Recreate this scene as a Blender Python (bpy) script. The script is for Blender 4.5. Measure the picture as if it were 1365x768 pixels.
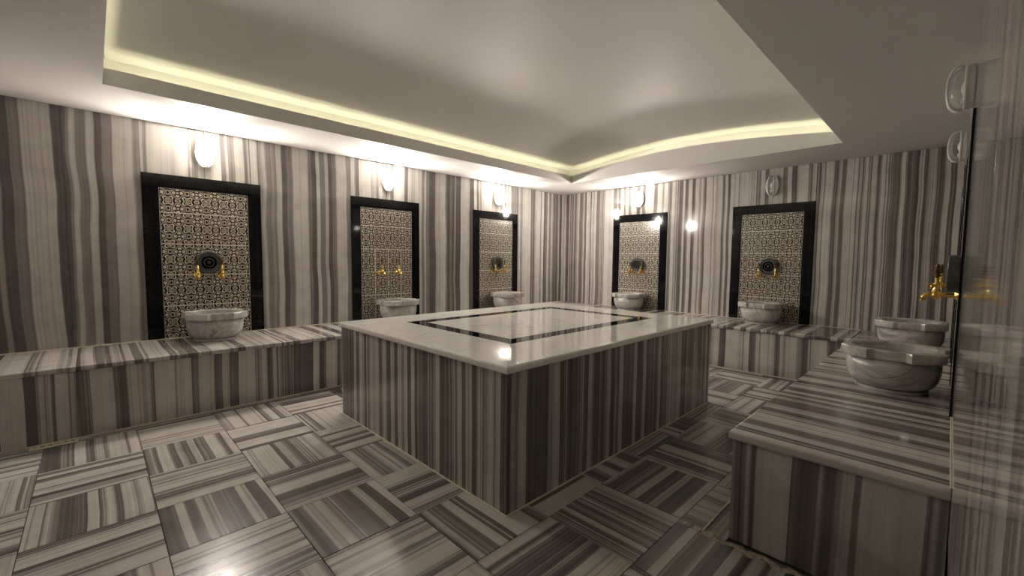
import bpy, bmesh, math, random
from mathutils import Matrix, Vector
random.seed(7)
PI = math.pi
for o in list(bpy.data.objects): bpy.data.objects.remove(o)
scene = bpy.context.scene
C = scene.collection

# ------------------------------------------------------------------ camera
EYE = 1.0985
cam_data = bpy.data.cameras.new('camera'); cam = bpy.data.objects.new('camera', cam_data); C.objects.link(cam)
scene.camera = cam
cam_data.sensor_width = 36.0; cam_data.sensor_fit = 'HORIZONTAL'
cam_data.lens = 570.2 / 1365 * 36.0
cam_data.clip_start = 0.005; cam_data.clip_end = 100
yaw, pitch, roll = 0.7966, 0.0662, 0.0098
fw = Vector((-math.sin(yaw)*math.cos(pitch), math.cos(yaw)*math.cos(pitch), -math.sin(pitch)))
r0 = Vector((math.cos(yaw), math.sin(yaw), 0)); u0 = r0.cross(fw)
r1 = math.cos(roll)*r0 + math.sin(roll)*u0; u1 = -math.sin(roll)*r0 + math.cos(roll)*u0
m = Matrix((r1, u1, -fw)).transposed().to_4x4(); m.translation = (0, 0, EYE)
cam.matrix_world = m

# ------------------------------------------------------------------ world and exposure
world = bpy.data.worlds.new('world'); scene.world = world; world.use_nodes = True
world.node_tree.nodes['Background'].inputs[0].default_value = (0.02, 0.02, 0.02, 1)
world.node_tree.nodes['Background'].inputs[1].default_value = 0.0
vs = scene.view_settings
vs.view_transform = 'Standard'; vs.look = 'None'; vs.gamma = 1.0; vs.use_curve_mapping = False
vs.exposure = 2.3
LAMP_WATT = 14.5          # each lit wall lamp
LED_WATT_M = 0.15         # cove strip, per metre
LAMP_COL = (1.0, 0.92, 0.85); LED_COL = (1.0, 0.98, 0.68)

# ------------------------------------------------------------------ dimensions (metres)
XL, XR = -4.333, 0.038          # left / right wall faces
YB, YF = 5.385, -0.65           # back / front wall faces
H = 2.1245                      # soffit height
BT = 0.440                      # bench top
T = 0.015                       # cladding thickness
BF_L = -3.62                    # bench front planes
BF_B = 4.645
BF_R = -0.558; BE_R = 1.765     # right bench front and its near end
FW_O, FW_I = 0.403, 0.3025      # niche half widths (outer, inner)
FZ_O, FZ_I = 1.737, 1.634       # niche frame top, inner top
NICHE_L = (0.685, 2.315, 3.930); NICHE_B = (-3.017, -1.411); NICHE_R = (3.005, 4.46)

# ------------------------------------------------------------------ materials
class NT:
    def __init__(s, name):
        s.m = bpy.data.materials.new(name); s.m.use_nodes = True
        s.t = s.m.node_tree; s.n = s.t.nodes; s.b = s.n['Principled BSDF']
    def node(s, kind, **kw):
        n = s.n.new(kind)
        for k, v in kw.items(): setattr(n, k, v)
        return n
    def link(s, a, b): s.t.links.new(a, b)
    def put(s, sock, v):
        if hasattr(v, 'is_linked') or isinstance(v, bpy.types.NodeSocket): s.link(v, sock)
        else: sock.default_value = v
    def math(s, op, a, b=None, c=None, clamp=False):
        n = s.node('ShaderNodeMath', operation=op, use_clamp=clamp)
        s.put(n.inputs[0], a)
        if b is not None: s.put(n.inputs[1], b)
        if c is not None: s.put(n.inputs[2], c)
        return n.outputs[0]
    def attr(s, name): return s.node('ShaderNodeAttribute', attribute_type='OBJECT', attribute_name=name).outputs['Fac']
    def xyz(s):
        tc = s.node('ShaderNodeTexCoord'); sp = s.node('ShaderNodeSeparateXYZ'); s.link(tc.outputs['Object'], sp.inputs[0])
        return sp.outputs[0], sp.outputs[1], sp.outputs[2], tc.outputs['Object']
    def vec(s, x, y, z):
        n = s.node('ShaderNodeCombineXYZ'); s.put(n.inputs[0], x); s.put(n.inputs[1], y); s.put(n.inputs[2], z); return n.outputs[0]
    def noise(s, v, scale, detail=2.0, rough=0.5, dist=0.0):
        n = s.node('ShaderNodeTexNoise'); s.put(n.inputs['Vector'], v); n.inputs['Scale'].default_value = scale
        n.inputs['Detail'].default_value = detail; n.inputs['Roughness'].default_value = rough; n.inputs['Distortion'].default_value = dist
        return n.outputs['Fac']
    def noise1(s, w, detail=1.0, rough=0.5):
        n = s.node('ShaderNodeTexNoise', noise_dimensions='1D'); s.put(n.inputs['W'], w); n.inputs['Scale'].default_value = 1.0
        n.inputs['Detail'].default_value = detail; n.inputs['Roughness'].default_value = rough
        return n.outputs['Fac']
    def ramp(s, fac, stops, interp='LINEAR'):
        n = s.node('ShaderNodeValToRGB'); cr = n.color_ramp; cr.interpolation = interp
        while len(cr.elements) < len(stops): cr.elements.new(0.5)
        for e, (p, c) in zip(cr.elements, stops): e.position = p; e.color = (*c, 1)
        s.put(n.inputs[0], fac); return n.outputs[0]
    def mix(s, f, a, b, blend='MIX'):
        n = s.node('ShaderNodeMix', data_type='RGBA', blend_type=blend)
        s.put(n.inputs[0], f)
        for k, v in ((6, a), (7, b)):
            if isinstance(v, tuple): n.inputs[k].default_value = (*v, 1)
            else: s.link(v, n.inputs[k])
        return n.outputs[2]

LIGHT = (0.455, 0.430, 0.400); PALE = (0.53, 0.507, 0.478); MID = (0.218, 0.200, 0.189); DARK = (0.118, 0.107, 0.102)

def marble_striped(name, rough=0.10, bands=None, spec=0.5, relief=0.0, wave=0.030):
    """striped marble; bands run along local y/z and change along local x. Object props: seed, freq, shift."""
    k = NT(name); x, y, z, P = k.xyz()
    seed = k.attr('seed'); freq = k.attr('freq'); shift = k.attr('shift')
    along = k.math('ADD', y, z)
    wv = k.vec(k.math('MULTIPLY', x, 1.3), k.math('MULTIPLY', along, 0.9), k.math('MULTIPLY', seed, 3.7))
    warp = k.math('MULTIPLY', k.math('SUBTRACT', k.noise(wv, 1.6, 1.5), 0.5), wave)
    u = k.math('ADD', x, warp)
    if bands is None:
        w1 = k.math('ADD', k.math('MULTIPLY', u, freq), k.math('MULTIPLY', seed, 17.31))
        n1 = k.noise1(w1, 2.0, 0.62)
        vor = k.node('ShaderNodeTexVoronoi', voronoi_dimensions='1D', feature='F1')
        k.put(vor.inputs['W'], k.math('ADD', k.math('MULTIPLY', u, k.math('MULTIPLY', freq, 1.55)), k.math('MULTIPLY', seed, 5.13)))
        vor.inputs['Scale'].default_value = 1.0
        vc = k.node('ShaderNodeSeparateColor'); k.link(vor.outputs['Color'], vc.inputs[0])
        n3 = k.noise1(k.math('ADD', k.math('MULTIPLY', u, k.math('MULTIPLY', freq, 4.2)), k.math('MULTIPLY', seed, 9.7)), 2.0, 0.6)
        v = k.math('ADD', k.math('MULTIPLY', k.math('SUBTRACT', n1, 0.5), 0.80), k.math('MULTIPLY', k.math('SUBTRACT', vc.outputs[0], 0.5), 0.46))
        v = k.math('ADD', v, k.math('MULTIPLY', k.math('SUBTRACT', n3, 0.5), 0.34))
        v = k.math('ADD', k.math('ADD', v, 0.5), shift)
        col = k.ramp(v, [(0.0, (0.07, 0.061, 0.057)), (0.28, DARK), (0.38, (0.155, 0.137, 0.126)), (0.45, MID), (0.56, LIGHT), (0.74, PALE), (1.0, PALE)])
    else:
        col = k.ramp(k.math('ADD', k.math('DIVIDE', u, 0.41), 0.5), bands)
        n3 = k.noise1(k.math('ADD', k.math('MULTIPLY', u, 60.0), k.math('MULTIPLY', seed, 9.7)), 2.0, 0.6)
        col = k.mix(1.0, col, k.ramp(n3, [(0.3, (0.80,)*3), (0.55, (1.02,)*3)]), 'MULTIPLY')
    streak = k.noise(k.vec(k.math('MULTIPLY', u, 150.0), k.math('MULTIPLY', along, 4.0), seed), 1.0, 2.0)
    col = k.mix(1.0, col, k.ramp(streak, [(0.25, (0.93,)*3), (0.75, (1.05,)*3)]), 'MULTIPLY')
    cloud = k.noise(k.vec(x, along, k.math('MULTIPLY', seed, 2.0)), 7.0, 4.0, 0.6)
    col = k.mix(1.0, col, k.ramp(cloud, [(0.25, (0.86, 0.85, 0.83)), (0.75, (1.1, 1.1, 1.1))]), 'MULTIPLY')
    k.link(col, k.b.inputs['Base Color'])
    k.b.inputs['Specular IOR Level'].default_value = spec
    rg = k.math('MULTIPLY_ADD', k.noise(P, 30.0, 2.0), rough*0.6, rough*0.7)
    k.link(rg, k.b.inputs['Roughness'])
    if relief:
        bp = k.node('ShaderNodeBump'); bp.inputs['Strength'].default_value = relief; bp.inputs['Distance'].default_value = 0.002
        k.link(k.noise(P, 60.0, 3.0), bp.inputs['Height']); k.link(bp.outputs[0], k.b.inputs['Normal'])
    return k.m

def plain(name, col, rough=0.5, metal=0.0, vary=0.0, scale=20.0, spec=0.5):
    k = NT(name); x, y, z, P = k.xyz()
    n = k.noise(P, scale, 3.0)
    lo = tuple(c*(1-vary) for c in col); hi = tuple(min(1, c*(1+vary)) for c in col)
    k.link(k.ramp(n, [(0.3, lo), (0.7, hi)]), k.b.inputs['Base Color'])
    k.b.inputs['Roughness'].default_value = rough; k.b.inputs['Metallic'].default_value = metal
    k.b.inputs['Specular IOR Level'].default_value = spec
    return k.m

def marble_soft(name, base, vein, dark, rough=0.08, scale=3.0, vein_amt=1.0, fade=0.74):
    k = NT(name); x, y, z, P = k.xyz(); seed = k.attr('seed')
    sv = k.vec(k.math('ADD', x, k.math('MULTIPLY', seed, 3.3)), k.math('ADD', k.math('MULTIPLY', y, 0.6), seed), k.math('ADD', k.math('MULTIPLY', x, 0.5), z))
    n = k.noise(sv, scale, 5.0, 0.6, 1.2)
    col = k.ramp(n, [(0.33, vein), (0.46, base), (0.53, tuple(c*fade for c in base)), (0.60, base), (0.75, base)])
    n2 = k.noise(sv, scale*0.9, 0.0, 0.5, 0.4)
    d = k.math('ABSOLUTE', k.math('SUBTRACT', n2, 0.52))
    line = k.ramp(d, [(0.0, (1, 1, 1)), (0.006, (0, 0, 0))])
    col = k.mix(k.math('MULTIPLY', line, k.math('MULTIPLY', k.attr('shift'), vein_amt)), col, dark)
    k.link(col, k.b.inputs['Base Color']); k.b.inputs['Roughness'].default_value = rough
    return k.m

def tile_pattern(name):
    k = NT(name); x, y, z, P = k.xyz(); q = 2*PI/0.1235*1.0
    px = k.math('MULTIPLY', k.math('ADD', x, k.attr('ox')), q); pz = k.math('MULTIPLY', z, q)
    cos = lambda v: k.math('COSINE', v)
    a, b = cos(px), cos(pz)
    a2, b2 = cos(k.math('MULTIPLY', px, 2)), cos(k.math('MULTIPLY', pz, 2))
    c = cos(k.math('ADD', px, pz)); d = cos(k.math('SUBTRACT', px, pz))
    a3 = cos(k.math('MULTIPLY', px, 3)); b3 = cos(k.math('MULTIPLY', pz, 3))
    f = k.math('ADD', k.math('ADD', a, b), k.math('MULTIPLY', k.math('MULTIPLY', a2, b2), 0.9))
    f = k.math('ADD', f, k.math('MULTIPLY', k.math('MULTIPLY', c, d), 0.5))
    fr = k.math('ABSOLUTE', k.math('SUBTRACT', k.math('FRACT', k.math('MULTIPLY', f, 0.85)), 0.5))
    lines = k.ramp(fr, [(0.17, (1, 1, 1)), (0.23, (0, 0, 0))])
    g = k.math('MULTIPLY', k.math('SUBTRACT', a3, b3), k.math('ADD', c, d))
    fill = k.ramp(g, [(0.0, (0.022, 0.023, 0.027)), (0.62, (0.03, 0.03, 0.034)), (0.66, (0.13, 0.125, 0.12)), (1.0, (0.15, 0.14, 0.13))])
    col = k.mix(lines, fill, (0.58, 0.52, 0.42))
    n = k.noise(P, 45.0, 2.0)
    col = k.mix(1.0, col, k.ramp(n, [(0.3, (0.8, 0.8, 0.78)), (0.7, (1.08, 1.05, 1.0))]), 'MULTIPLY')
    k.link(col, k.b.inputs['Base Color']); k.b.inputs['Roughness'].default_value = 0.16
    return k.m

def emitter(name, col, strength):
    k = NT(name); k.b.inputs['Base Color'].default_value = (*col, 1)
    k.b.inputs['Emission Color'].default_value = (*col, 1); k.b.inputs['Emission Strength'].default_value = strength
    return k.m

def thin_glass(name):
    k = NT(name); k.n.remove(k.b)
    tr = k.node('ShaderNodeBsdfTransparent'); tr.inputs[0].default_value = (0.93, 0.93, 0.91, 1)
    gl = k.node('ShaderNodeBsdfGlossy'); gl.inputs['Roughness'].default_value = 0.06
    fr = k.node('ShaderNodeFresnel'); fr.inputs[0].default_value = 1.5
    x, y, z, P = k.xyz()
    wv = k.node('ShaderNodeTexWave', wave_type='BANDS', bands_direction='X'); wv.inputs['Scale'].default_value = 60.0
    k.link(P, wv.inputs['Vector'])
    bp = k.node('ShaderNodeBump'); bp.inputs['Strength'].default_value = 0.4; bp.inputs['Distance'].default_value = 0.002
    k.link(wv.outputs['Fac'], bp.inputs['Height']); k.link(bp.outputs[0], gl.inputs['Normal'])
    mx = k.node('ShaderNodeMixShader')
    k.link(k.math('MULTIPLY_ADD', fr.outputs[0], 0.9, 0.05, clamp=True), mx.inputs[0])
    k.link(tr.outputs[0], mx.inputs[1]); k.link(gl.outputs[0], mx.inputs[2])
    tl = k.node('ShaderNodeBsdfTranslucent'); tl.inputs[0].default_value = (0.9, 0.9, 0.88, 1)
    m2 = k.node('ShaderNodeMixShader'); m2.inputs[0].default_value = 0.04
    k.link(mx.outputs[0], m2.inputs[1]); k.link(tl.outputs[0], m2.inputs[2])
    k.link(m2.outputs[0], k.n['Material Output'].inputs[0])
    return k.m

TONE = {'l': LIGHT, 'p': PALE, 'm': MID, 'd': DARK, 'n': (0.30, 0.27, 0.25)}
def bands(spec):
    # 'tone end tone end ...' -> paired colour stops with soft edges
    st = []; a = 0.0
    for tone, e in spec:
        st += [(min(1, a+0.012), TONE[tone]), (max(0, e-0.012), TONE[tone])]; a = e
    return st
M = {}
M['wall_a'] = marble_striped('striped_marble_wide_a', 0.07, bands([('l', .12), ('d', .25), ('n', .31), ('d', .44), ('m', .57), ('l', .91), ('d', 1)]), wave=0.055)
M['wall_b'] = marble_striped('striped_marble_wide_b', 0.07, bands([('d', .07), ('m', .11), ('l', .18), ('m', .31), ('l', .41), ('d', .50), ('m', .63), ('l', .90), ('m', 1)]), wave=0.055)
M['wall_c'] = marble_striped('striped_marble_wide_c', 0.07, bands([('n', .05), ('l', .12), ('m', .22), ('n', .27), ('m', .32), ('l', .43), ('d', .54), ('m', .66), ('p', 1)]), wave=0.055)
M['wall_d'] = marble_striped('striped_marble_wide_d', 0.07, bands([('m', .06), ('d', .17), ('p', .25), ('m', .37), ('l', .45), ('d', .54), ('m', .64), ('p', .89), ('m', 1)]), wave=0.055)
M['wall_e'] = marble_striped('striped_marble_wide_e', 0.07, bands([('l', .1), ('m', .18), ('l', .24), ('m', .34), ('d', .56), ('l', .74), ('p', .92), ('m', 1)]), wave=0.055)
M['wall_f'] = marble_striped('striped_marble_wide_f', 0.07, bands([('d', .1), ('m', .18), ('d', .26), ('n', .32), ('d', .5), ('p', .8), ('l', .84), ('d', 1)]), wave=0.055)
M['wall'] = marble_striped('striped_marble_wall', 0.07)
M['floor'] = marble_striped('striped_marble_floor', 0.22)
M['slab'] = marble_striped('striped_marble_slab', 0.16)
M['paint'] = plain('ceiling_paint', (0.64, 0.62, 0.59), 0.6, 0, 0.008, 6.0)
M['grout'] = plain('cream_grout', (0.62, 0.56, 0.45), 0.8, 0, 0.2, 60.0)
M['grout_white'] = plain('white_grout', (0.66, 0.62, 0.54), 0.8, 0, 0.1, 60.0)
M['joint'] = plain('grey_joint', (0.20, 0.18, 0.155), 0.85, 0, 0.2, 40.0)
M['black'] = plain('black_granite', (0.005, 0.0046, 0.0055), 0.05, 0, 0.4, 120.0, 0.22)
M['tile'] = tile_pattern('moorish_tile')
M['pale'] = marble_soft('pale_marble', (0.80, 0.785, 0.74), (0.66, 0.65, 0.61), (0.5, 0.49, 0.46), 0.045, 6.0, 0.3, 0.92)
M['basin'] = marble_soft('basin_marble', (0.53, 0.51, 0.48), (0.24, 0.225, 0.21), (0.10, 0.088, 0.08), 0.20, 4.5, 0.85)
M['gold'] = plain('polished_gold', (0.83, 0.56, 0.16), 0.22, 1.0, 0.08, 30.0)
M['bronze'] = plain('aged_bronze', (0.16, 0.10, 0.045), 0.38, 1.0, 0.3, 60.0)
M['slate'] = plain('dark_slate', (0.065, 0.067, 0.065), 0.32, 0.0, 0.25, 30.0)
M['plastic'] = plain('white_plastic', (0.70, 0.69, 0.66), 0.35, 0, 0.03, 20.0)
M['glass'] = thin_glass('clear_ribbed_glass')
M['bulb_off'] = plain('bulb_off', (0.75, 0.74, 0.70), 0.2)
M['dark'] = plain('recess_shade', (0.02, 0.018, 0.016), 0.8)  # shade of the drain recess as a flat near-black colour

# ------------------------------------------------------------------ mesh helpers
def mesh_obj(name, verts, faces, mat, parent=None, loc=(0, 0, 0), rotz=0, smooth=False):
    me = bpy.data.meshes.new(name); me.from_pydata([tuple(v) for v in verts], [], faces); me.update()
    bm = bmesh.new(); bm.from_mesh(me); bmesh.ops.recalc_face_normals(bm, faces=bm.faces); bm.to_mesh(me); bm.free()
    if smooth:
        for p in me.polygons: p.use_smooth = True
    me.materials.append(mat)
    return link(name, me, parent, loc, rotz)
def link(name, me, parent=None, loc=(0, 0, 0), rotz=0):
    o = bpy.data.objects.new(name, me); C.objects.link(o); o.location = loc; o.rotation_euler = (0, 0, rotz)
    if parent is not None: o.parent = parent
    return o
def box_data(x0, x1, y0, y1, z0, z1):
    v = [(x0, y0, z0), (x1, y0, z0), (x1, y1, z0), (x0, y1, z0), (x0, y0, z1), (x1, y0, z1), (x1, y1, z1), (x0, y1, z1)]
    f = [(0, 3, 2, 1), (4, 5, 6, 7), (0, 1, 5, 4), (1, 2, 6, 5), (2, 3, 7, 6), (3, 0, 4, 7)]
    return v, f
def box(name, x0, x1, y0, y1, z0, z1, mat, parent=None, off=(0, 0, 0)):
    """axis-aligned box with its own origin at its centre; off = parent location"""
    cx, cy, cz = (x0+x1)/2, (y0+y1)/2, (z0+z1)/2
    v, f = box_data(x0-cx, x1-cx, y0-cy, y1-cy, z0-cz, z1-cz)
    return mesh_obj(name, v, f, mat, parent, (cx-off[0], cy-off[1], cz-off[2]))
PL = {}
def plate_mesh(w, d, t, c, upright=False, key='plate', mat=None):
    """chamfered plate: face +z (or -y when upright), centred on its face plane's middle thickness; shared by size"""
    k = (round(w, 4), round(d, 4), round(t, 4), c, upright, key, mat.name)
    if k in PL: return PL[k]
    a, b, h = w/2, d/2, t/2
    v = [(-a, -b, -h), (a, -b, -h), (a, b, -h), (-a, b, -h), (-a, -b, h-c), (a, -b, h-c), (a, b, h-c), (-a, b, h-c),
         (-a+c, -b+c, h), (a-c, -b+c, h), (a-c, b-c, h), (-a+c, b-c, h)]
    f = [(0, 3, 2, 1), (0, 1, 5, 4), (1, 2, 6, 5), (2, 3, 7, 6), (3, 0, 4, 7), (4, 5, 9, 8), (5, 6, 10, 9), (6, 7, 11, 10), (7, 4, 8, 11), (8, 9, 10, 11)]
    if upright: v = [(x, -z, y) for x, y, z in v]
    me = bpy.data.meshes.new(key); me.from_pydata(v, [], f); me.update(); me.materials.append(mat)
    PL[k] = me; return me
def props(o, seed=None, freq=12.0, shift=0.0):
    o['seed'] = float(random.uniform(0, 50) if seed is None else seed); o['freq'] = float(freq); o['shift'] = float(shift)
    return o
def tag(o, label, cat, group=None):
    o['label'] = label; o['category'] = cat
    if group: o['group'] = group
    return o
def struct(o): o['kind'] = 'structure'; return o
def empty(name, loc=(0, 0, 0), rotz=0, parent=None):
    o = bpy.data.objects.new(name, None); C.objects.link(o); o.location = loc; o.rotation_euler = (0, 0, rotz); o.empty_display_size = 0.1
    if parent is not None: o.parent = parent
    return o
def kids(o): return [c for c in bpy.data.objects if c.parent == o]
def dup(root, loc, rotz, label, cat=None, group=None, seed=None, vein=0.0):
    r = root.copy(); C.objects.link(r); r.location = loc; r.rotation_euler = (0, 0, rotz); r['label'] = label
    if group: r['group'] = group
    for ch in kids(root):
        c = ch.copy(); C.objects.link(c); c.parent = r
        if seed is not None and 'seed' in c: c['seed'] = seed; c['shift'] = vein
        for g in kids(ch):
            d = g.copy(); C.objects.link(d); d.parent = c
    return r
def lathe_data(prof, n=32, axis='z', closed=False):
    v, f = [], []
    for r, h in prof:
        for i in range(n):
            a = 2*PI*i/n; x, y = r*math.cos(a), r*math.sin(a)
            v.append((x, y, h) if axis == 'z' else (x, -h, y))
    k = len(prof)
    for j in range(k-1 if not closed else k):
        for i in range(n):
            a, b = j*n+i, j*n+(i+1) % n; c, d = ((j+1) % k)*n+(i+1) % n, ((j+1) % k)*n+i
            f.append((a, b, c, d))
    if not closed:
        if prof[0][0] > 1e-6: f.append(tuple(range(n))[::-1])
        if prof[-1][0] > 1e-6: f.append(tuple(range((k-1)*n, k*n)))
    return v, f
def tube_data(pts, rad, n=10, closed=False):
    pts = [Vector(p) for p in pts]; v, f = [], []; N = len(pts)
    rads = rad if isinstance(rad, (list, tuple)) else [rad]*N
    prev = None
    for i, p in enumerate(pts):
        t = (pts[(i+1) % N]-pts[i-1]) if closed else (pts[min(i+1, N-1)]-pts[max(i-1, 0)])
        t.normalize()
        if prev is None:
            ref = Vector((0, 0, 1)) if abs(t.z) < 0.9 else Vector((1, 0, 0)); a = t.cross(ref).normalized()
        else: a = (prev - t*prev.dot(t)).normalized()
        prev = a; b = t.cross(a)
        for j in range(n):
            ang = 2*PI*j/n; v.append(p + rads[i]*(math.cos(ang)*a + math.sin(ang)*b))
    for i in range(N if closed else N-1):
        for j in range(n):
            f.append((i*n+j, i*n+(j+1) % n, ((i+1) % N)*n+(j+1) % n, ((i+1) % N)*n+j))
    if not closed: f.append(tuple(range(n))[::-1]); f.append(tuple(range((N-1)*n, N*n)))
    return v, f

# ------------------------------------------------------------------ floor
floor = struct(box('floor', XL-0.3, XR+0.3, YF-0.3, YB+0.3, -0.12, -0.0125, M['joint']))
FO = floor.location
def floor_tile(x0, x1, y0, y1, along_y, seed=None, freq=13, shift=0.0):
    g = 0.0012; x0 += g; x1 -= g; y0 += g; y1 -= g
    if x1-x0 < 0.012 or y1-y0 < 0.012: return
    w, d = (x1-x0, y1-y0) if along_y else (y1-y0, x1-x0)
    me = plate_mesh(w, d, 0.012, 0.0012, False, 'floor_tile', M['floor'])
    o = link('floor_tile', me, floor, ((x0+x1)/2-FO.x, (y0+y1)/2-FO.y, -0.006+random.uniform(-0.0004, 0.0004)-FO.z), 0 if along_y else PI/2)
    props(o, seed, freq, shift)
PX0, PX1, PY0, PY1 = -2.952, -1.272, 1.222, 3.405     # platform footprint
BEAD = -0.652
for k in range(-2, 8):
    for j in range(-3, 12):
        x1 = -0.748-0.4*k; x0 = x1-0.4; y0 = 0.157+0.4*j; y1 = y0+0.4
        if x0 > PX0 and x1 < PX1 and y0 > PY0 and y1 < PY1: continue
        ay = (k+j) % 2 == 0
        fr = random.choice((13, 15, 17, 19)); sh = random.uniform(0.02, 0.09)
        if x1 > PX1 and 1.2 < y0: sh -= 0.03
        xa, xb, ya, yb = max(x0, BF_L+0.07), min(x1, XR), max(y0, YF), min(y1, BF_B-0.07)
        if xb-xa < 0.02 or yb-ya < 0.02: continue
        if xb > BEAD and yb > 1.725:
            if ya < 1.725: floor_tile(xa, xb, ya, 1.725, ay, None, fr, sh)
            if xa < BEAD: floor_tile(xa, BEAD, max(ya, 1.725), yb, ay, None, fr, sh)
        else: floor_tile(xa, xb, ya, yb, ay, None, fr, sh)
for a in range(9):                                    # border strips along the benches
    y0 = YF + a*0.6
    if y0 < BF_B-0.07: floor_tile(BF_L, BF_L+0.07, y0, min(y0+0.6, BF_B-0.07), True, None, 16, -0.02)
for a in range(5): floor_tile(BF_L+a*0.6, min(BF_L+a*0.6+0.6, BEAD), BF_B-0.07, BF_B, False, None, 16, 0.0)
for a in range(5): floor_tile(BEAD+0.008, BF_R, 1.735+a*0.58, min(1.735+a*0.58+0.58, BF_B), True, None, 10, -0.16)

# ------------------------------------------------------------------ walls with marble panels
def wall(name, axis, face, out, a0, a1, niches, seeds, mats={}):
    """axis 'x': wall plane X=face running along Y; 'y': plane Y=face running along X. out=+1/-1 direction into the room"""
    th = 0.2; b0, b1 = face-out*T, face-out*(T+th)
    lo, hi = min(b0, b1), max(b0, b1)
    w = box(name, lo, hi, a0-th, a1+th, 0, H+0.45, M['joint']) if axis == 'x' else box(name, a0, a1, lo, hi, 0, H+0.45, M['joint'])
    struct(w); rz = {('x', 1): PI/2, ('x', -1): -PI/2, ('y', -1): 0, ('y', 1): PI}[(axis, out)]
    g = 0.0008
    def panel(s0, s1, z0, z1, seed, freq, shift, mat=None):
        me = plate_mesh(s1-s0-2*g, z1-z0-2*g, T, 0.0008, True, 'marble_panel', mat or M['wall'])
        mid = (s0+s1)/2; d = face-out*T/2
        p = (d, mid, (z0+z1)/2) if axis == 'x' else (mid, d, (z0+z1)/2)
        props(link('marble_panel', me, w, Vector(p)-w.location, rz), seed, freq, shift)
    edges = [a0]
    for c in niches: edges += [c-FW_O, c+FW_O]
    edges.append(a1)
    n = 0
    for i in range(0, len(edges), 2):
        s0, s1 = edges[i], edges[i+1]
        from_end = (i == 0)
        cuts = []; L = s1-s0
        if i == 0 and len(niches):
            q = s1
            while q > s0+0.02: cuts.append(q); q -= 0.41
            cuts.append(s0); cuts = cuts[::-1]
        else:
            q = s0; m_ = max(1, round(L/0.41)) if i < len(edges)-2 else None
            st = L/m_ if m_ else 0.41
            while q < s1-0.02: cuts.append(q); q += st
            cuts.append(s1)
        for c0, c1 in zip(cuts[:-1], cuts[1:]):
            sd, fq, sh = seeds[n % len(seeds)]
            panel(c0, c1, 0.0 if name == 'wall_front' else 0.30, H, sd, fq, sh, mats.get(n)); n += 1
    for c in niches:
        for c0, c1 in ((c-FW_O, c), (c, c+FW_O)):
            sd, fq, sh = seeds[n % len(seeds)]; n += 1
            panel(c0, c1, FZ_O+0.001, H, sd, 15, sh+0.02)
    return w
rs = lambda n, f0, f1, sh: [(random.uniform(0, 50), random.uniform(f0, f1), sh+random.uniform(-0.03, 0.03)) for _ in range(n)]
wall('wall_left', 'x', XL, 1, YF, YB, NICHE_L, rs(16, 12, 16, 0.02), {1: M['wall_a'], 2: M['wall_b'], 3: M['wall_c'], 4: M['wall_d'], 5: M['wall_e'], 6: M['wall_f']})
wall('wall_back', 'y', YB, -1, XL, XR, NICHE_B, rs(12, 16, 23, 0.02))
wall('wall_right', 'x', XR, -1, YF, YB, NICHE_R, rs(13, 15, 21, 0.06))
wall('wall_front', 'y', YF, 1, XL, XR, (), rs(11, 8, 12, 0.0))

# ------------------------------------------------------------------ ceiling with vaulted light cove
CX0, CX1, CY0, CY1 = -3.61, -0.70, 0.08, 4.63
GAP, TR, LIP = 0.105, 0.16, 0.018
def arch(x): t = min(1, max(0, (x-CX0)/(CX1-CX0))); return 0.10 + 0.11*math.sin(PI*t)
v, f = [], []
for (x0, x1, y0, y1) in ((XL, CX0, YF, YB), (CX1, XR, YF, YB), (CX0, CX1, YF, CY0), (CX0, CX1, CY1, YB)):
    bv, bf = box_data(x0, x1, y0, y1, H, H+0.012); n = len(v); v += bv; f += [tuple(i+n for i in q) for q in bf]
ceiling = struct(mesh_obj('ceiling', v, f, M['paint']))
for x0, x1 in ((CX0-LIP, CX0), (CX1, CX1+LIP)):
    box('cove_fascia', x0, x1, CY0, CY1, H+0.012, H+0.10, M['paint'], ceiling)
NS = 36
def arched_strip(name, y0, y1, z0, ztop, xa, xb, mat, parent):
    v, f = [], []
    for i in range(NS+1):
        x = xa+(xb-xa)*i/NS; zb = z0(x) if callable(z0) else z0
        v += [(x, y0, zb), (x, y1, zb), (x, y1, ztop(x)), (x, y0, ztop(x))]
    for i in range(NS):
        for j in range(4): f.append((4*i+j, 4*i+(j+1) % 4, 4*i+4+(j+1) % 4, 4*i+4+j))
    f += [(0, 1, 2, 3), (4*NS, 4*NS+1, 4*NS+2, 4*NS+3)]
    return mesh_obj(name, v, f, mat, parent)
for y0, y1 in ((CY0-LIP, CY0), (CY1, CY1+LIP)):
    arched_strip('cove_fascia', y0, y1, H+0.012, lambda x: H+arch(x), CX0-LIP, CX1+LIP, M['paint'], ceiling)
VX0, VX1, VY0, VY1 = CX0-TR, CX1+TR, CY0-TR, CY1+TR
vz = lambda x: H+arch(x)+GAP
arched_strip('vault', VY0-0.02, VY1+0.02, vz, lambda x: vz(x)+0.02, VX0-0.02, VX1+0.02, M['paint'], ceiling)
for x0, x1 in ((VX0-0.02, VX0), (VX1, VX1+0.02)): box('trough_wall', x0, x1, VY0, VY1, H+0.012, H+0.10+GAP+0.01, M['paint'], ceiling)
for y0, y1 in ((VY0-0.02, VY0), (VY1, VY1+0.02)): arched_strip('trough_wall', y0, y1, H+0.012, lambda x: vz(x)+0.01, VX0-0.02, VX1+0.02, M['paint'], ceiling)

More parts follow.
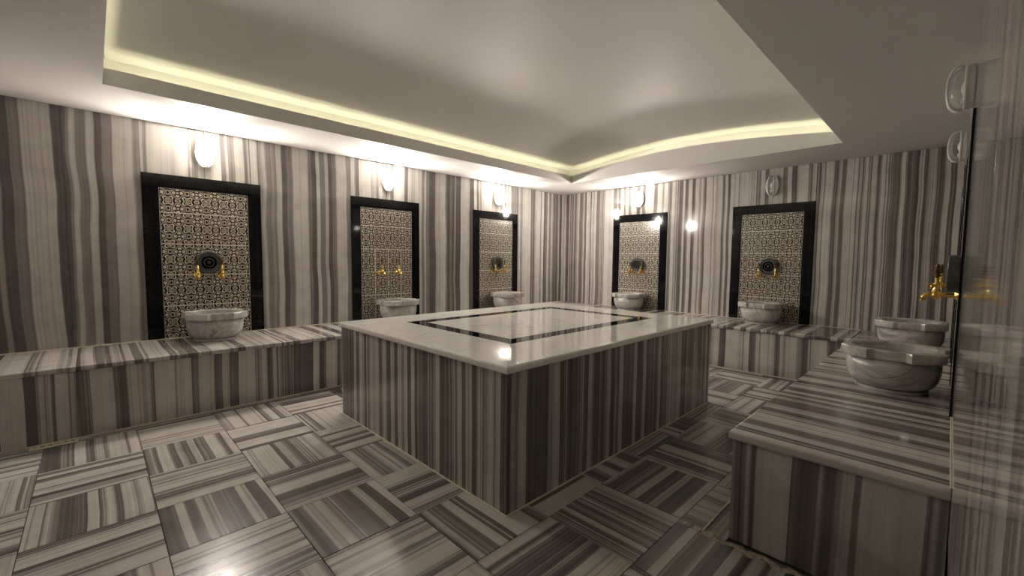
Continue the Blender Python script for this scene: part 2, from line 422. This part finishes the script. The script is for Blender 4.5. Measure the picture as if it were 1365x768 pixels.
# LED strips lying in the troughs
LW = 0.014
led = emitter('led_glow', LED_COL, LED_WATT_M/(PI*LW))
def led_side(xc, label):
    o = box('led_strip', xc-LW/2, xc+LW/2, CY0+0.02, CY1-0.02, H+0.05, H+0.053, led); 
    tag(o, label, 'light strip', 'cove light strips')
def led_end(yc, label):
    o = arched_strip('led_strip', yc-LW/2, yc+LW/2, lambda x: H+arch(x)-0.05, lambda x: H+arch(x)-0.047, CX0+0.02, CX1-0.02, led, None)
    tag(o, label, 'light strip', 'cove light strips')
led_side(CX0-0.055, 'warm white light strip in the cove along the three-lamp wall')
led_side(CX1+0.055, 'warm white light strip in the cove above the free-ended bench')
led_end(CY1+0.055, 'warm white light strip in the arched cove edge by the two-niche wall')
led_end(CY0-0.055, 'warm white light strip in the arched cove edge facing the two-niche wall')

# ------------------------------------------------------------------ benches
def bench_front(parent, off, kind, plane, s0, s1, out, n, seeds, z1):
    """vertical front panels. kind 'x': plane X const, runs along Y"""
    st = (s1-s0)/n; rz = {('x', 1): PI/2, ('x', -1): -PI/2, ('y', -1): 0}[(kind, out)]
    for i in range(n):
        a, b = s0+i*st, s0+(i+1)*st
        me = plate_mesh(b-a-0.0016, z1-0.004, 0.02, 0.0008, True, 'front_panel', M['wall'])
        p = (plane-out*0.01, (a+b)/2, z1/2+0.001) if kind == 'x' else ((a+b)/2, plane-out*0.01, z1/2+0.001)
        sd, fq, sh = seeds[i % len(seeds)]
        props(link('front_panel', me, parent, Vector(p)-Vector(off), rz), sd, fq, sh)
def slab_mesh(w, d, t, r=0.010, nose=(1, 0, 0, 0)):
    """slab, local x = stripe-changing axis, rounded front edge at -y"""
    bm = bmesh.new(); v, f = box_data(-w/2, w/2, -d/2, d/2, -t/2, t/2)
    bv = [bm.verts.new(q) for q in v]; [bm.faces.new([bv[i] for i in q]) for q in f]; bm.normal_update()
    es = [e for e in bm.edges if (all(abs(q.co.y+d/2) < 1e-6 for q in e.verts) and abs(e.verts[0].co.z-e.verts[1].co.z) < 1e-6)
          or (nose[1] and all(abs(q.co.x+w/2) < 1e-6 for q in e.verts) and abs(e.verts[0].co.z-e.verts[1].co.z) < 1e-6)
          or (nose[2] and all(abs(q.co.x-w/2) < 1e-6 for q in e.verts) and abs(e.verts[0].co.z-e.verts[1].co.z) < 1e-6)]
    bmesh.ops.bevel(bm, geom=es, offset=r, segments=3, affect='EDGES', profile=0.5)
    me = bpy.data.meshes.new('top_slab'); bm.to_mesh(me); bm.free(); me.materials.append(M['slab']); return me
ST = 0.034; SZ = BT-ST
def bench_core(parent, off, x0, x1, y0, y1): box('core', x0, x1, y0, y1, 0.0, SZ-0.0005, M['joint'], parent, off)
g = 0.004
# along the three-lamp wall
off = (-3.97, 2.0, 0); b = empty('marble_bench', off)
tag(b, 'long striped marble bench below the three lit lamps, with a drain at its foot', 'bench')
bench_core(b, off, XL+g, BF_L-0.021, YF+g, YB-g)
cutsY = [YF+g, -0.10, 1.08, 2.29, 3.47, YB-g]
for a, c in zip(cutsY[:-1], cutsY[1:]):
    me = slab_mesh(c-a-0.0016, BF_L+0.014-(XL+g), ST)
    props(link('top_slab', me, b, Vector(((XL+g+BF_L+0.014)/2, (a+c)/2, BT-ST/2))-Vector(off), PI/2), None, random.uniform(9, 12), 0.06)
for a, c, sd in zip(cutsY[:-1], cutsY[1:], range(9)):
    c2 = min(c, BF_B)
    bench_front(b, off, 'x', BF_L, a, c2, 1, 1, rs(1, 12 if sd < 2 else 13, 14 if sd < 2 else 16, 0.0), SZ)
box('grout_bead', XL+0.001, XL+0.010, YF+g, YB-g, BT, BT+0.006, M['grout'], b, off)
box('grout_bead', BF_L, BF_L+0.006, YF+g, BF_B-0.01, 0.0, 0.005, M['grout'], b, off)
# along the two-niche wall
off = (-2.1, 5.0, 0); b = empty('marble_bench', off)
tag(b, 'striped marble bench along the two-niche wall, joining both side benches', 'bench')
x0, x1 = BF_L+0.016, BF_R-0.016
bench_core(b, off, x0, x1, BF_B+0.021, YB-g)
cuts = [x0, -2.85, -2.1, -1.35, x1]
for a, c in zip(cuts[:-1], cuts[1:]):
    me = slab_mesh(c-a-0.0016, YB-g-(BF_B-0.014), ST)
    props(link('top_slab', me, b, Vector(((a+c)/2, (YB-g+BF_B-0.014)/2, BT-ST/2))-Vector(off), 0), None, random.uniform(12, 15), 0.01)
bench_front(b, off, 'y', BF_B, x0, x1, -1, 4, rs(4, 10, 14, 0.07), SZ)
box('grout_bead', x0, x1, YB-0.006, YB-0.001, BT, BT+0.004, M['grout'], b, off)
box('grout_bead', x0, x1, BF_B-0.006, BF_B, 0.0, 0.005, M['grout'], b, off)
# along the unlit-lamp wall, with a free end
off = (-0.26, 3.5, 0); b = empty('marble_bench', off)
tag(b, 'striped marble bench with a free end, below two unlit lamps', 'bench')
bench_core(b, off, BF_R+0.021, XR-g, BE_R+0.021, YB-g)
cuts = [BE_R-0.014, 2.45, 3.35, 4.25, YB-g]
for i, (a, c) in enumerate(zip(cuts[:-1], cuts[1:])):
    me = slab_mesh(c-a-0.0012, XR-0.0012-(BF_R-0.014), ST, nose=(1, 0, i == 0, 0))
    props(link('top_slab', me, b, Vector(((XR-0.0012+BF_R-0.014)/2, (a+c)/2, BT-ST/2))-Vector(off), -PI/2), (24.6, 11.2, 40.7, 5.5)[i], 14, 0.07)
bench_front(b, off, 'x', BF_R, BE_R+0.0205, BF_B, -1, 4, rs(4, 10, 14, 0.0), SZ)
me = plate_mesh(XR-0.0012-BF_R, SZ-0.004, 0.02, 0.0008, True, 'end_panel', M['wall'])
props(link('end_panel', me, b, Vector(((XR-0.0012+BF_R)/2, BE_R+0.01, SZ/2+0.001))-Vector(off), 0), 31.4, 13, 0.05)
box('grout_bead', XR-0.0045, XR-0.0005, BE_R, NICHE_R[0]-FW_O, BT, BT+0.005, M['grout'], b, off)
box('grout_bead', BEAD, BEAD+0.008, 1.727, BF_B-0.075, -0.006, 0.005, M['grout'], b, off)
# ragged mortar line across the free end
vv, ff = [], []
for i in range(30):
    x = BEAD+0.004+i*(0.02); yy = 1.728+0.012*math.sin(i*1.3)+random.uniform(-0.006, 0.006); w = random.uniform(0.010, 0.026); z = random.uniform(0.002, 0.006)
    vv += [(x-off[0], yy-w-off[1], 0.0), (x-off[0], yy-off[1], z), (x-off[0], yy+w-off[1], 0.0)]
for i in range(29):
    for j in range(2): ff.append((3*i+j, 3*i+j+1, 3*i+4+j, 3*i+3+j))
mesh_obj('mortar_line', vv, ff, plain('grey_mortar', (0.46, 0.40, 0.32), 0.9, 0, 0.4, 60), b)

# ------------------------------------------------------------------ central platform
PT = 0.653; PTH = 0.034
off = ((PX0+PX1)/2, (PY0+PY1)/2, 0); pf = empty('marble_platform', off)
tag(pf, 'large striped marble platform with a pale top and black inlaid border', 'platform')
box('core', PX0+0.021, PX1-0.021, PY0+0.021, PY1-0.021, 0, PT-PTH-0.0005, M['joint'], pf, off)
def side(w, loc, rz, sd, fq, sh):
    me = plate_mesh(w, PT-PTH-0.004, 0.02, 0.0008, True, 'side_panel', M['wall'])
    props(link('side_panel', me, pf, Vector(loc)-Vector(off), rz), sd, fq, sh)
zc = (PT-PTH)/2+0.001
side(PX1-PX0, ((PX0+PX1)/2, PY0+0.01, zc), 0, 3.3, 17, -0.01)
side(PX1-PX0, ((PX0+PX1)/2, PY1-0.01, zc), PI, 8.1, 17, -0.06)
side(PY1-PY0-0.042, (PX1-0.01, (PY0+PY1)/2, zc), PI/2, 12.4, 17, -0.04)
side(PY1-PY0-0.042, (PX0+0.01, (PY0+PY1)/2, zc), -PI/2, 21.7, 17, -0.06)
OX0, OX1, OY0, OY1 = PX0-0.014, PX1+0.014, PY0-0.014, PY1+0.014
IX0, IX1, IY0, IY1 = -2.655, -1.605, 1.560, 3.110
JX0, JX1, JY0, JY1 = -2.552, -1.708, 1.663, 3.007
def ring_piece(name, corners, z0, z1, mat, bev, seed):
    """mitred piece: corners = outer a, outer b, inner b, inner a"""
    gx = sum(c[0] for c in corners)/4; gy = sum(c[1] for c in corners)/4
    q = [(c[0]-gx, c[1]-gy) for c in corners]
    bm = bmesh.new()
    lo = [bm.verts.new((x, y, z0-z1)) for x, y in q]; hi = [bm.verts.new((x, y, 0)) for x, y in q]
    bm.faces.new(lo[::-1]); bm.faces.new(hi)
    for i in range(4): bm.faces.new((lo[i], lo[(i+1) % 4], hi[(i+1) % 4], hi[i]))
    bmesh.ops.recalc_face_normals(bm, faces=bm.faces)
    if bev:
        es = [e for e in bm.edges if set(e.verts) in ({lo[0], lo[1]}, {hi[0], hi[1]})]
        bmesh.ops.bevel(bm, geom=es, offset=bev, segments=4, affect='EDGES', profile=0.5)
    me = bpy.data.meshes.new(name); bm.to_mesh(me); bm.free(); me.materials.append(mat)
    props(link(name, me, pf, (gx-off[0], gy-off[1], z1)), seed)
def ring(name, o, i, z0, z1, mat, bev, e):
    ox0, ox1, oy0, oy1 = o; ix0, ix1, iy0, iy1 = i
    P = [((ox0+e, oy0), (ox1-e, oy0), (ix1-e, iy0), (ix0+e, iy0)), ((ox1, oy0+e), (ox1, oy1-e), (ix1, iy1-e), (ix1, iy0+e)),
         ((ox1-e, oy1), (ox0+e, oy1), (ix0+e, iy1), (ix1-e, iy1)), ((ox0, oy1-e), (ox0, oy0+e), (ix0, iy0+e), (ix0, iy1-e))]
    for k, c in enumerate(P): ring_piece(name, c, z0, z1, mat, bev, k*3.7+1)
ring('border_slab', (OX0, OX1, OY0, OY1), (IX0, IX1, IY0, IY1), PT-PTH, PT, M['pale'], 0.010, 0.0008)
ring('inlay_strip', (IX0+.001, IX1-.001, IY0+.001, IY1-.001), (JX0, JX1, JY0, JY1), PT-0.02, PT, M['black'], 0, 0.0004)
o = box('centre_slab', JX0+.001, JX1-.001, JY0+.001, JY1-.001, PT-0.02, PT, M['pale'], pf, off); props(o, 9.1)
box('top_bed', IX0, IX1, IY0, IY1, PT-PTH, PT-0.0205, M['joint'], pf, off)
for (x0, x1, y0, y1) in ((PX0-.008, PX1+.008, PY0-.008, PY0), (PX1, PX1+.008, PY0, PY1), (PX0-.008, PX0, PY0, PY1), (PX0-.008, PX1+.008, PY1, PY1+.008)):
    box('grout_bead', x0, x1, y0, y1, 0.0, 0.005, M['grout'], pf, off)

# ------------------------------------------------------------------ tiled niches (local: origin on the wall face at bench-top height, -y into the room)
def make_niche(loc, rotz, label, split=False):
    n = empty('tiled_niche', loc, rotz); tag(n, label, 'niche', 'tiled niches')
    fh = FZ_O-BT; ih = FZ_I-BT; P = 0.008
    def fr(x0, x1, z0, z1, nm):
        me = plate_mesh(x1-x0-0.001, z1-z0-0.001, T+P, 0.0015, True, nm, M['black'])
        link(nm, me, n, ((x0+x1)/2, (T-P)/2, (z0+z1)/2))
    for s in (-1, 1):
        a, b = sorted((s*FW_O, s*FW_I))
        fr(a, b, 0.001, ih+0.001, 'frame_strip'); fr(a, b, ih+0.001, fh, 'frame_corner')
    fr(-FW_I, FW_I, ih+0.001, fh, 'frame_strip')
    bk = box('grout_bed', -FW_I+0.0005, FW_I-0.0005, -0.0024, T-0.001, 0.002, ih, M['grout_white'], n)
    rows = [(0.001, 0.262), (0.262, 0.512), (0.512, 0.757), (0.757, 1.004), (1.004, ih)]
    for i, (z0, z1) in enumerate(rows):
        cols = [(-FW_I, FW_I)]
        if split and i in (0, 1, 2): cols = [(-FW_I, -0.145), (-0.145, 0.01), (0.01, 0.165), (0.165, FW_I)]
        for x0, x1 in cols:
            q = 0.0030
            me = plate_mesh(x1-x0-2*q, z1-z0-2*q, 0.008, 0.001, True, 'patterned_tile', M['tile'])
            o = link('patterned_tile', me, n, ((x0+x1)/2, 0.000, (z0+z1)/2)); o['ox'] = 0.0 if len(cols) == 1 else random.uniform(0, 0.1)
    return n
RL, RB, RR = PI/2, 0.0, -PI/2
BAYS = [((XL, NICHE_L[0]), RL, 'the three-lamp wall beside the floor drain', True, True),
        ((XL, NICHE_L[1]), RL, 'the middle of the three-lamp wall', True, False),
        ((XL, NICHE_L[2]), RL, 'the three-lamp wall next to the two-niche wall', True, True),
        ((YB, NICHE_B[0]), RB, 'the two-niche wall under its lit lamp', True, True),
        ((YB, NICHE_B[1]), RB, 'the two-niche wall under its unlit lamp', False, True),
        ((XR, NICHE_R[0]), RR, 'the free-ended bench wall beside the bench end', False, True),
        ((XR, NICHE_R[1]), RR, 'the free-ended bench wall towards the room corner', False, True)]
def pos(bay, x, d, z):
    """world position: x along the wall (to the right when facing it), d out of the wall"""
    (a, s), rz = bay[0], bay[1]
    if rz == RL: return (a+d, s+x, z)
    if rz == RB: return (s+x, a-d, z)
    return (a-d, s-x, z)
for bay in BAYS:
    make_niche(pos(bay, 0, 0, BT), bay[1], 'black-framed patterned tile niche on '+bay[2] if bay[4] else 'black-framed tile niche without medallion, on '+bay[2], not bay[4])

# ------------------------------------------------------------------ basins
def make_basin():
    r = empty('marble_basin')
    n = 96
    def tabf(a):
        best = 0
        for c in (45, 135, 225, 315):
            d = abs((math.degrees(a)-c+180) % 360-180)
            best = max(best, min(1, max(0, (27-d)/4)))
        return best*best*(3-2*best)
    prof = [(0.136, 0.018), (0.155, 0.026), (0.174, 0.046), (0.185, 0.075), (0.191, 0.11), (0.191, 0.172), (0.160, 0.172), (0.158, 0.12), (0.14, 0.065), (0.10, 0.045), (0.0, 0.040)]
    v, f = lathe_data([(max(a, 1e-5), b) for a, b in prof], n); props(mesh_obj('bowl', v, f, M['basin'], r, smooth=True), 1.0)
    v, f = lathe_data([(0.146, 0.0), (0.149, 0.003), (0.149, 0.015), (0.140, 0.0178)], 48); props(mesh_obj('foot', v, f, M['basin'], r), 1.0)
    v, f = [], []
    pr = [(0.0, 0.1725), (0.93, 0.1725), (1.0, 0.178), (1.0, 0.215), (0.93, 0.222), (0.30, 0.222), (0.0, 0.215)]
    for i in range(n):
        a = 2*PI*i/n; ro = 0.197+0.027*tabf(a); ri = 0.162
        for t, z in pr: rr = ri+(ro-ri)*t; v.append((rr*math.cos(a), rr*math.sin(a), z))
    k = len(pr)
    for i in range(n):
        for j in range(k): f.append((i*k+j, i*k+(j+1) % k, ((i+1) % n)*k+(j+1) % k, ((i+1) % n)*k+j))
    props(mesh_obj('rim', v, f, M['basin'], r), 1.0)
    return r
basin = make_basin(); tag(basin, '', 'basin', 'carved marble basins')
BAS = ['veined marble basin on the bench of the three-lamp wall, beside the floor drain',
       'marble basin below the niche without medallion on the three-lamp wall',
       'marble basin on the three-lamp wall, in the niche next to the two-niche wall',
       'marble basin on the two-niche wall under its lit lamp',
       'marble basin on the two-niche wall under its unlit lamp',
       'dark-veined marble basin on the free-ended bench beside the bench end',
       'marble basin on the free-ended bench towards the room corner']
for i, bay in enumerate(BAYS):
    p = pos(bay, 0.0 if i not in (4,) else 0.0, 0.228, BT+0.0005)
    if i == 0:
        basin.location = p; basin.rotation_euler = (0, 0, bay[1]); basin['label'] = BAS[0]
    else: dup(basin, p, bay[1], BAS[i], seed=1.0+2.3*i, vein=1.0 if i in (4, 5) else 0.0)

# ------------------------------------------------------------------ medallions
def make_medallion():
    r = empty('round_medallion')
    v, f = lathe_data([(0.090, 0.001), (0.092, 0.004), (0.092, 0.040), (0.088, 0.043), (0.078, 0.043), (0.076, 0.038), (0.0001, 0.038)], 48, 'y'); mesh_obj('disc', v, f, M['slate'], r)
    for R in (0.058, 0.034):
        v, f = lathe_data([(R-0.004, 0.0381), (R-0.003, 0.0405), (R+0.003, 0.0405), (R+0.004, 0.0381)], 40, 'y'); mesh_obj('carved_ring', v, f, M['slate'], r)
    v, f = lathe_data([(0.014, 0.0381), (0.012, 0.043), (0.0001, 0.045)], 24, 'y'); mesh_obj('boss', v, f, M['slate'], r)
    return r
med = make_medallion(); tag(med, '', 'medallion', 'dark medallions above the basins')
first = True
for bay in BAYS:
    if not bay[4]: continue
    lb = 'dark round medallion between two gold taps on '+bay[2]
    p = pos(bay, 0, 0.0045, 1.050)
    if first: med.location = p; med.rotation_euler = (0, 0, bay[1]); med['label'] = lb; first = False
    else: dup(med, p, bay[1], lb)

# ------------------------------------------------------------------ taps
def make_tap():
    r = empty('gold_tap'); G = M['gold']
    v, f = lathe_data([(0.021, 0.0), (0.021, 0.004), (0.014, 0.009), (0.010, 0.012)], 24, 'y'); mesh_obj('flange', v, f, G, r)
    v, f = tube_data([(0, -0.010, 0), (0, -0.074, 0)], 0.0075, 14); mesh_obj('pipe', v, f, G, r)
    v, f = lathe_data([(0.006, -0.020), (0.011, -0.016), (0.012, -0.012), (0.017, -0.004), (0.0175, 0.006), (0.015, 0.014), (0.0165, 0.017), (0.0165, 0.021), (0.011, 0.026), (0.0095, 0.048), (0.0125, 0.052), (0.0125, 0.056), (0.008, 0.060), (0.006, 0.085), (0.004, 0.087)], 24)
    mesh_obj('body', [(x, y-0.076, z) for x, y, z in v], f, G, r, smooth=True)
    pts = [(0, -0.088, 0.0), (0, -0.102, 0.002), (0, -0.113, 0.0), (0, -0.120, -0.008), (0, -0.122, -0.022)]
    v, f = tube_data(pts, [0.008, 0.0075, 0.0075, 0.008, 0.0095], 14); s = mesh_obj('spout', v, f, G, r, smooth=True)
    v, f = lathe_data([(0.0115, -0.030), (0.0115, -0.022), (0.0098, -0.0215)], 20); mesh_obj('spout_ring', [(x, y-0.122, z) for x, y, z in v], f, G, s)
    v, f = tube_data([(0, -0.086, 0.050), (0, -0.104, 0.050), (0, -0.108, 0.046)], [0.0045, 0.0045, 0.006], 10); mesh_obj('lever', v, f, G, r)
    fin = empty('x'); bpy.data.objects.remove(fin)
    prof = [(0.004, 0.086)]
    for b in range(4):
        z = 0.090+b*0.015; R = (0.0125, 0.0135, 0.0115, 0.008)[b]
        prof += [(0.006, z-0.002), (R, z+0.003), (R, z+0.007), (0.006, z+0.011)]
    prof.append((0.002, 0.153))
    v, f = lathe_data(prof, 16); mesh_obj('finial', [(x, y-0.076, z) for x, y, z in v], f, M['bronze'], r)
    return r
tap = make_tap(); tag(tap, '', 'tap')
first = True
for bay in BAYS:
    dx = 0.083 if bay[4] else 0.098
    for s in (-1, 1):
        if bay[1] == RL: where = 'nearer two-niche wall' if s > 0 else 'away from two-niche wall'
        elif bay[1] == RB: where = 'nearer three-lamp wall' if s < 0 else 'away from three-lamp wall'
        else: where = 'nearer room corner' if s < 0 else 'nearer bench end'
        lb = 'gold tap, side '+where+', on '+bay[2]
        p = pos(bay, s*dx, 0.0045, 0.945)
        if first: tap.location = p; tap.rotation_euler = (0, 0, bay[1]); tap['label'] = lb; tap['group'] = 'ornate gold taps'; first = False
        else: dup(tap, p, bay[1], lb)

# ------------------------------------------------------------------ wall lamps
BULB_A = 4*PI*0.018*0.028
def make_lamp(lit):
    r = empty('oval_wall_lamp'); n = 40
    def oval(levels, sx=1.0):
        v, f = [], []
        for rx, rz, d in levels:
            for i in range(n):
                a = 2*PI*i/n; v.append((rx*math.cos(a), -d, rz*math.sin(a)))
        for j in range(len(levels)-1):
            for i in range(n): f.append((j*n+i, j*n+(i+1) % n, (j+1)*n+(i+1) % n, (j+1)*n+i))
        return v, f
    v, f = oval([(0.058, 0.102, 0.001), (0.060, 0.104, 0.004), (0.060, 0.104, 0.026), (0.066, 0.110, 0.030), (0.066, 0.110, 0.036), (0.058, 0.102, 0.038), (0.056, 0.100, 0.032), (0.052, 0.094, 0.010), (0.001, 0.001, 0.010)])
    f.append(tuple(range(n))); mesh_obj('base', v, f, M['plastic'], r)
    lv = [(0.054, 0.098, 0.036)]
    for k in range(1, 9):
        a = k/8*PI/2; c = max(math.cos(a), 0.01)**0.7; lv.append((0.054*c, 0.098*c, 0.036+0.054*math.sin(a)))
    v, f = oval(lv); mesh_obj('dome', v, f, M['glass'], r, smooth=True)
    for s in (-1, 1):
        pts = []
        for k in range(13):
            a = -PI/2+PI*k/12; c = math.sin(a); pts.append((s*0.026*(math.cos(a)**0.6 if math.cos(a) > 1e-6 else 0)+s*0.004, -(0.037+0.058*(max(math.cos(a), 0))**0.6), 0.104*c))
        v, f = tube_data(pts, 0.0052, 8); mesh_obj('cage_bar', v, f, M['plastic'], r, smooth=True)
    v, f = lathe_data([(0.016, -0.074), (0.016, -0.048), (0.012, -0.046)], 20); mesh_obj('socket', [(x, y-0.031, z) for x, y, z in v], f, M['plastic'], r)
    prof = [(0.010, -0.0455)]
    for k in range(1, 12):
        a = -PI/2+PI*k/12; prof.append((0.018*math.cos(a), 0.036*math.sin(a)+0.0))
    prof[0] = (0.010, -0.040)
    prof = [(0.010, -0.046)] + prof[2:] + [(0.0001, 0.036)]
    v, f = lathe_data(prof, 24)
    mesh_obj('bulb', [(x, y-0.031, z) for x, y, z in v], f, emitter('bulb_glow', LAMP_COL, LAMP_WATT/(PI*BULB_A)) if lit else M['bulb_off'], r, smooth=True)
    return r
lit_lamp = make_lamp(True); off_lamp = make_lamp(False)
tag(lit_lamp, '', 'wall lamp', 'lit oval wall lamps'); tag(off_lamp, '', 'wall lamp', 'unlit oval wall lamps')
used = {True: False, False: False}
for bay in BAYS:
    on = bay[3]; L = lit_lamp if on else off_lamp
    lb = ('lit' if on else 'unlit')+' oval caged wall lamp on '+bay[2]
    if 'lamp' in bay[2].split('under')[-1] and 'under' in bay[2]: lb = ('lit' if on else 'unlit')+' oval caged wall lamp on the two-niche wall'
    p = pos(bay, 0, 0.0005, 1.935)
    if not used[on]: L.location = p; L.rotation_euler = (0, 0, bay[1]); L['label'] = lb; used[on] = True
    else: dup(L, p, bay[1], lb)

# ------------------------------------------------------------------ floor drain
off = (-3.575, -0.20, 0.0005); dr = empty('floor_drain', off); tag(dr, 'small cream slotted floor drain at the foot of the long bench', 'drain')
dx0, dx1, dy0, dy1 = -0.038, 0.042, -0.10, 0.095
box('drain_recess_shade', dx0, dx1, dy0, dy1, 0.0, 0.001, M['dark'], dr)  # thin dark sheet painted as the shaded recess below the grate
box('grate_rail', dx0, dx0+0.028, dy0, dy1, 0.001, 0.006, M['grout'], dr); box('grate_rail', dx1-0.028, dx1, dy0, dy1, 0.001, 0.006, M['grout'], dr)
for k in range(7):
    y = dy0+k*(dy1-dy0-0.012)/6; box('grate_bar', dx0+0.028, dx1-0.028, y, y+0.012+(0.02 if k in (0, 6) else 0)*(1 if k == 0 else 0), 0.001, 0.006, M['grout'], dr)
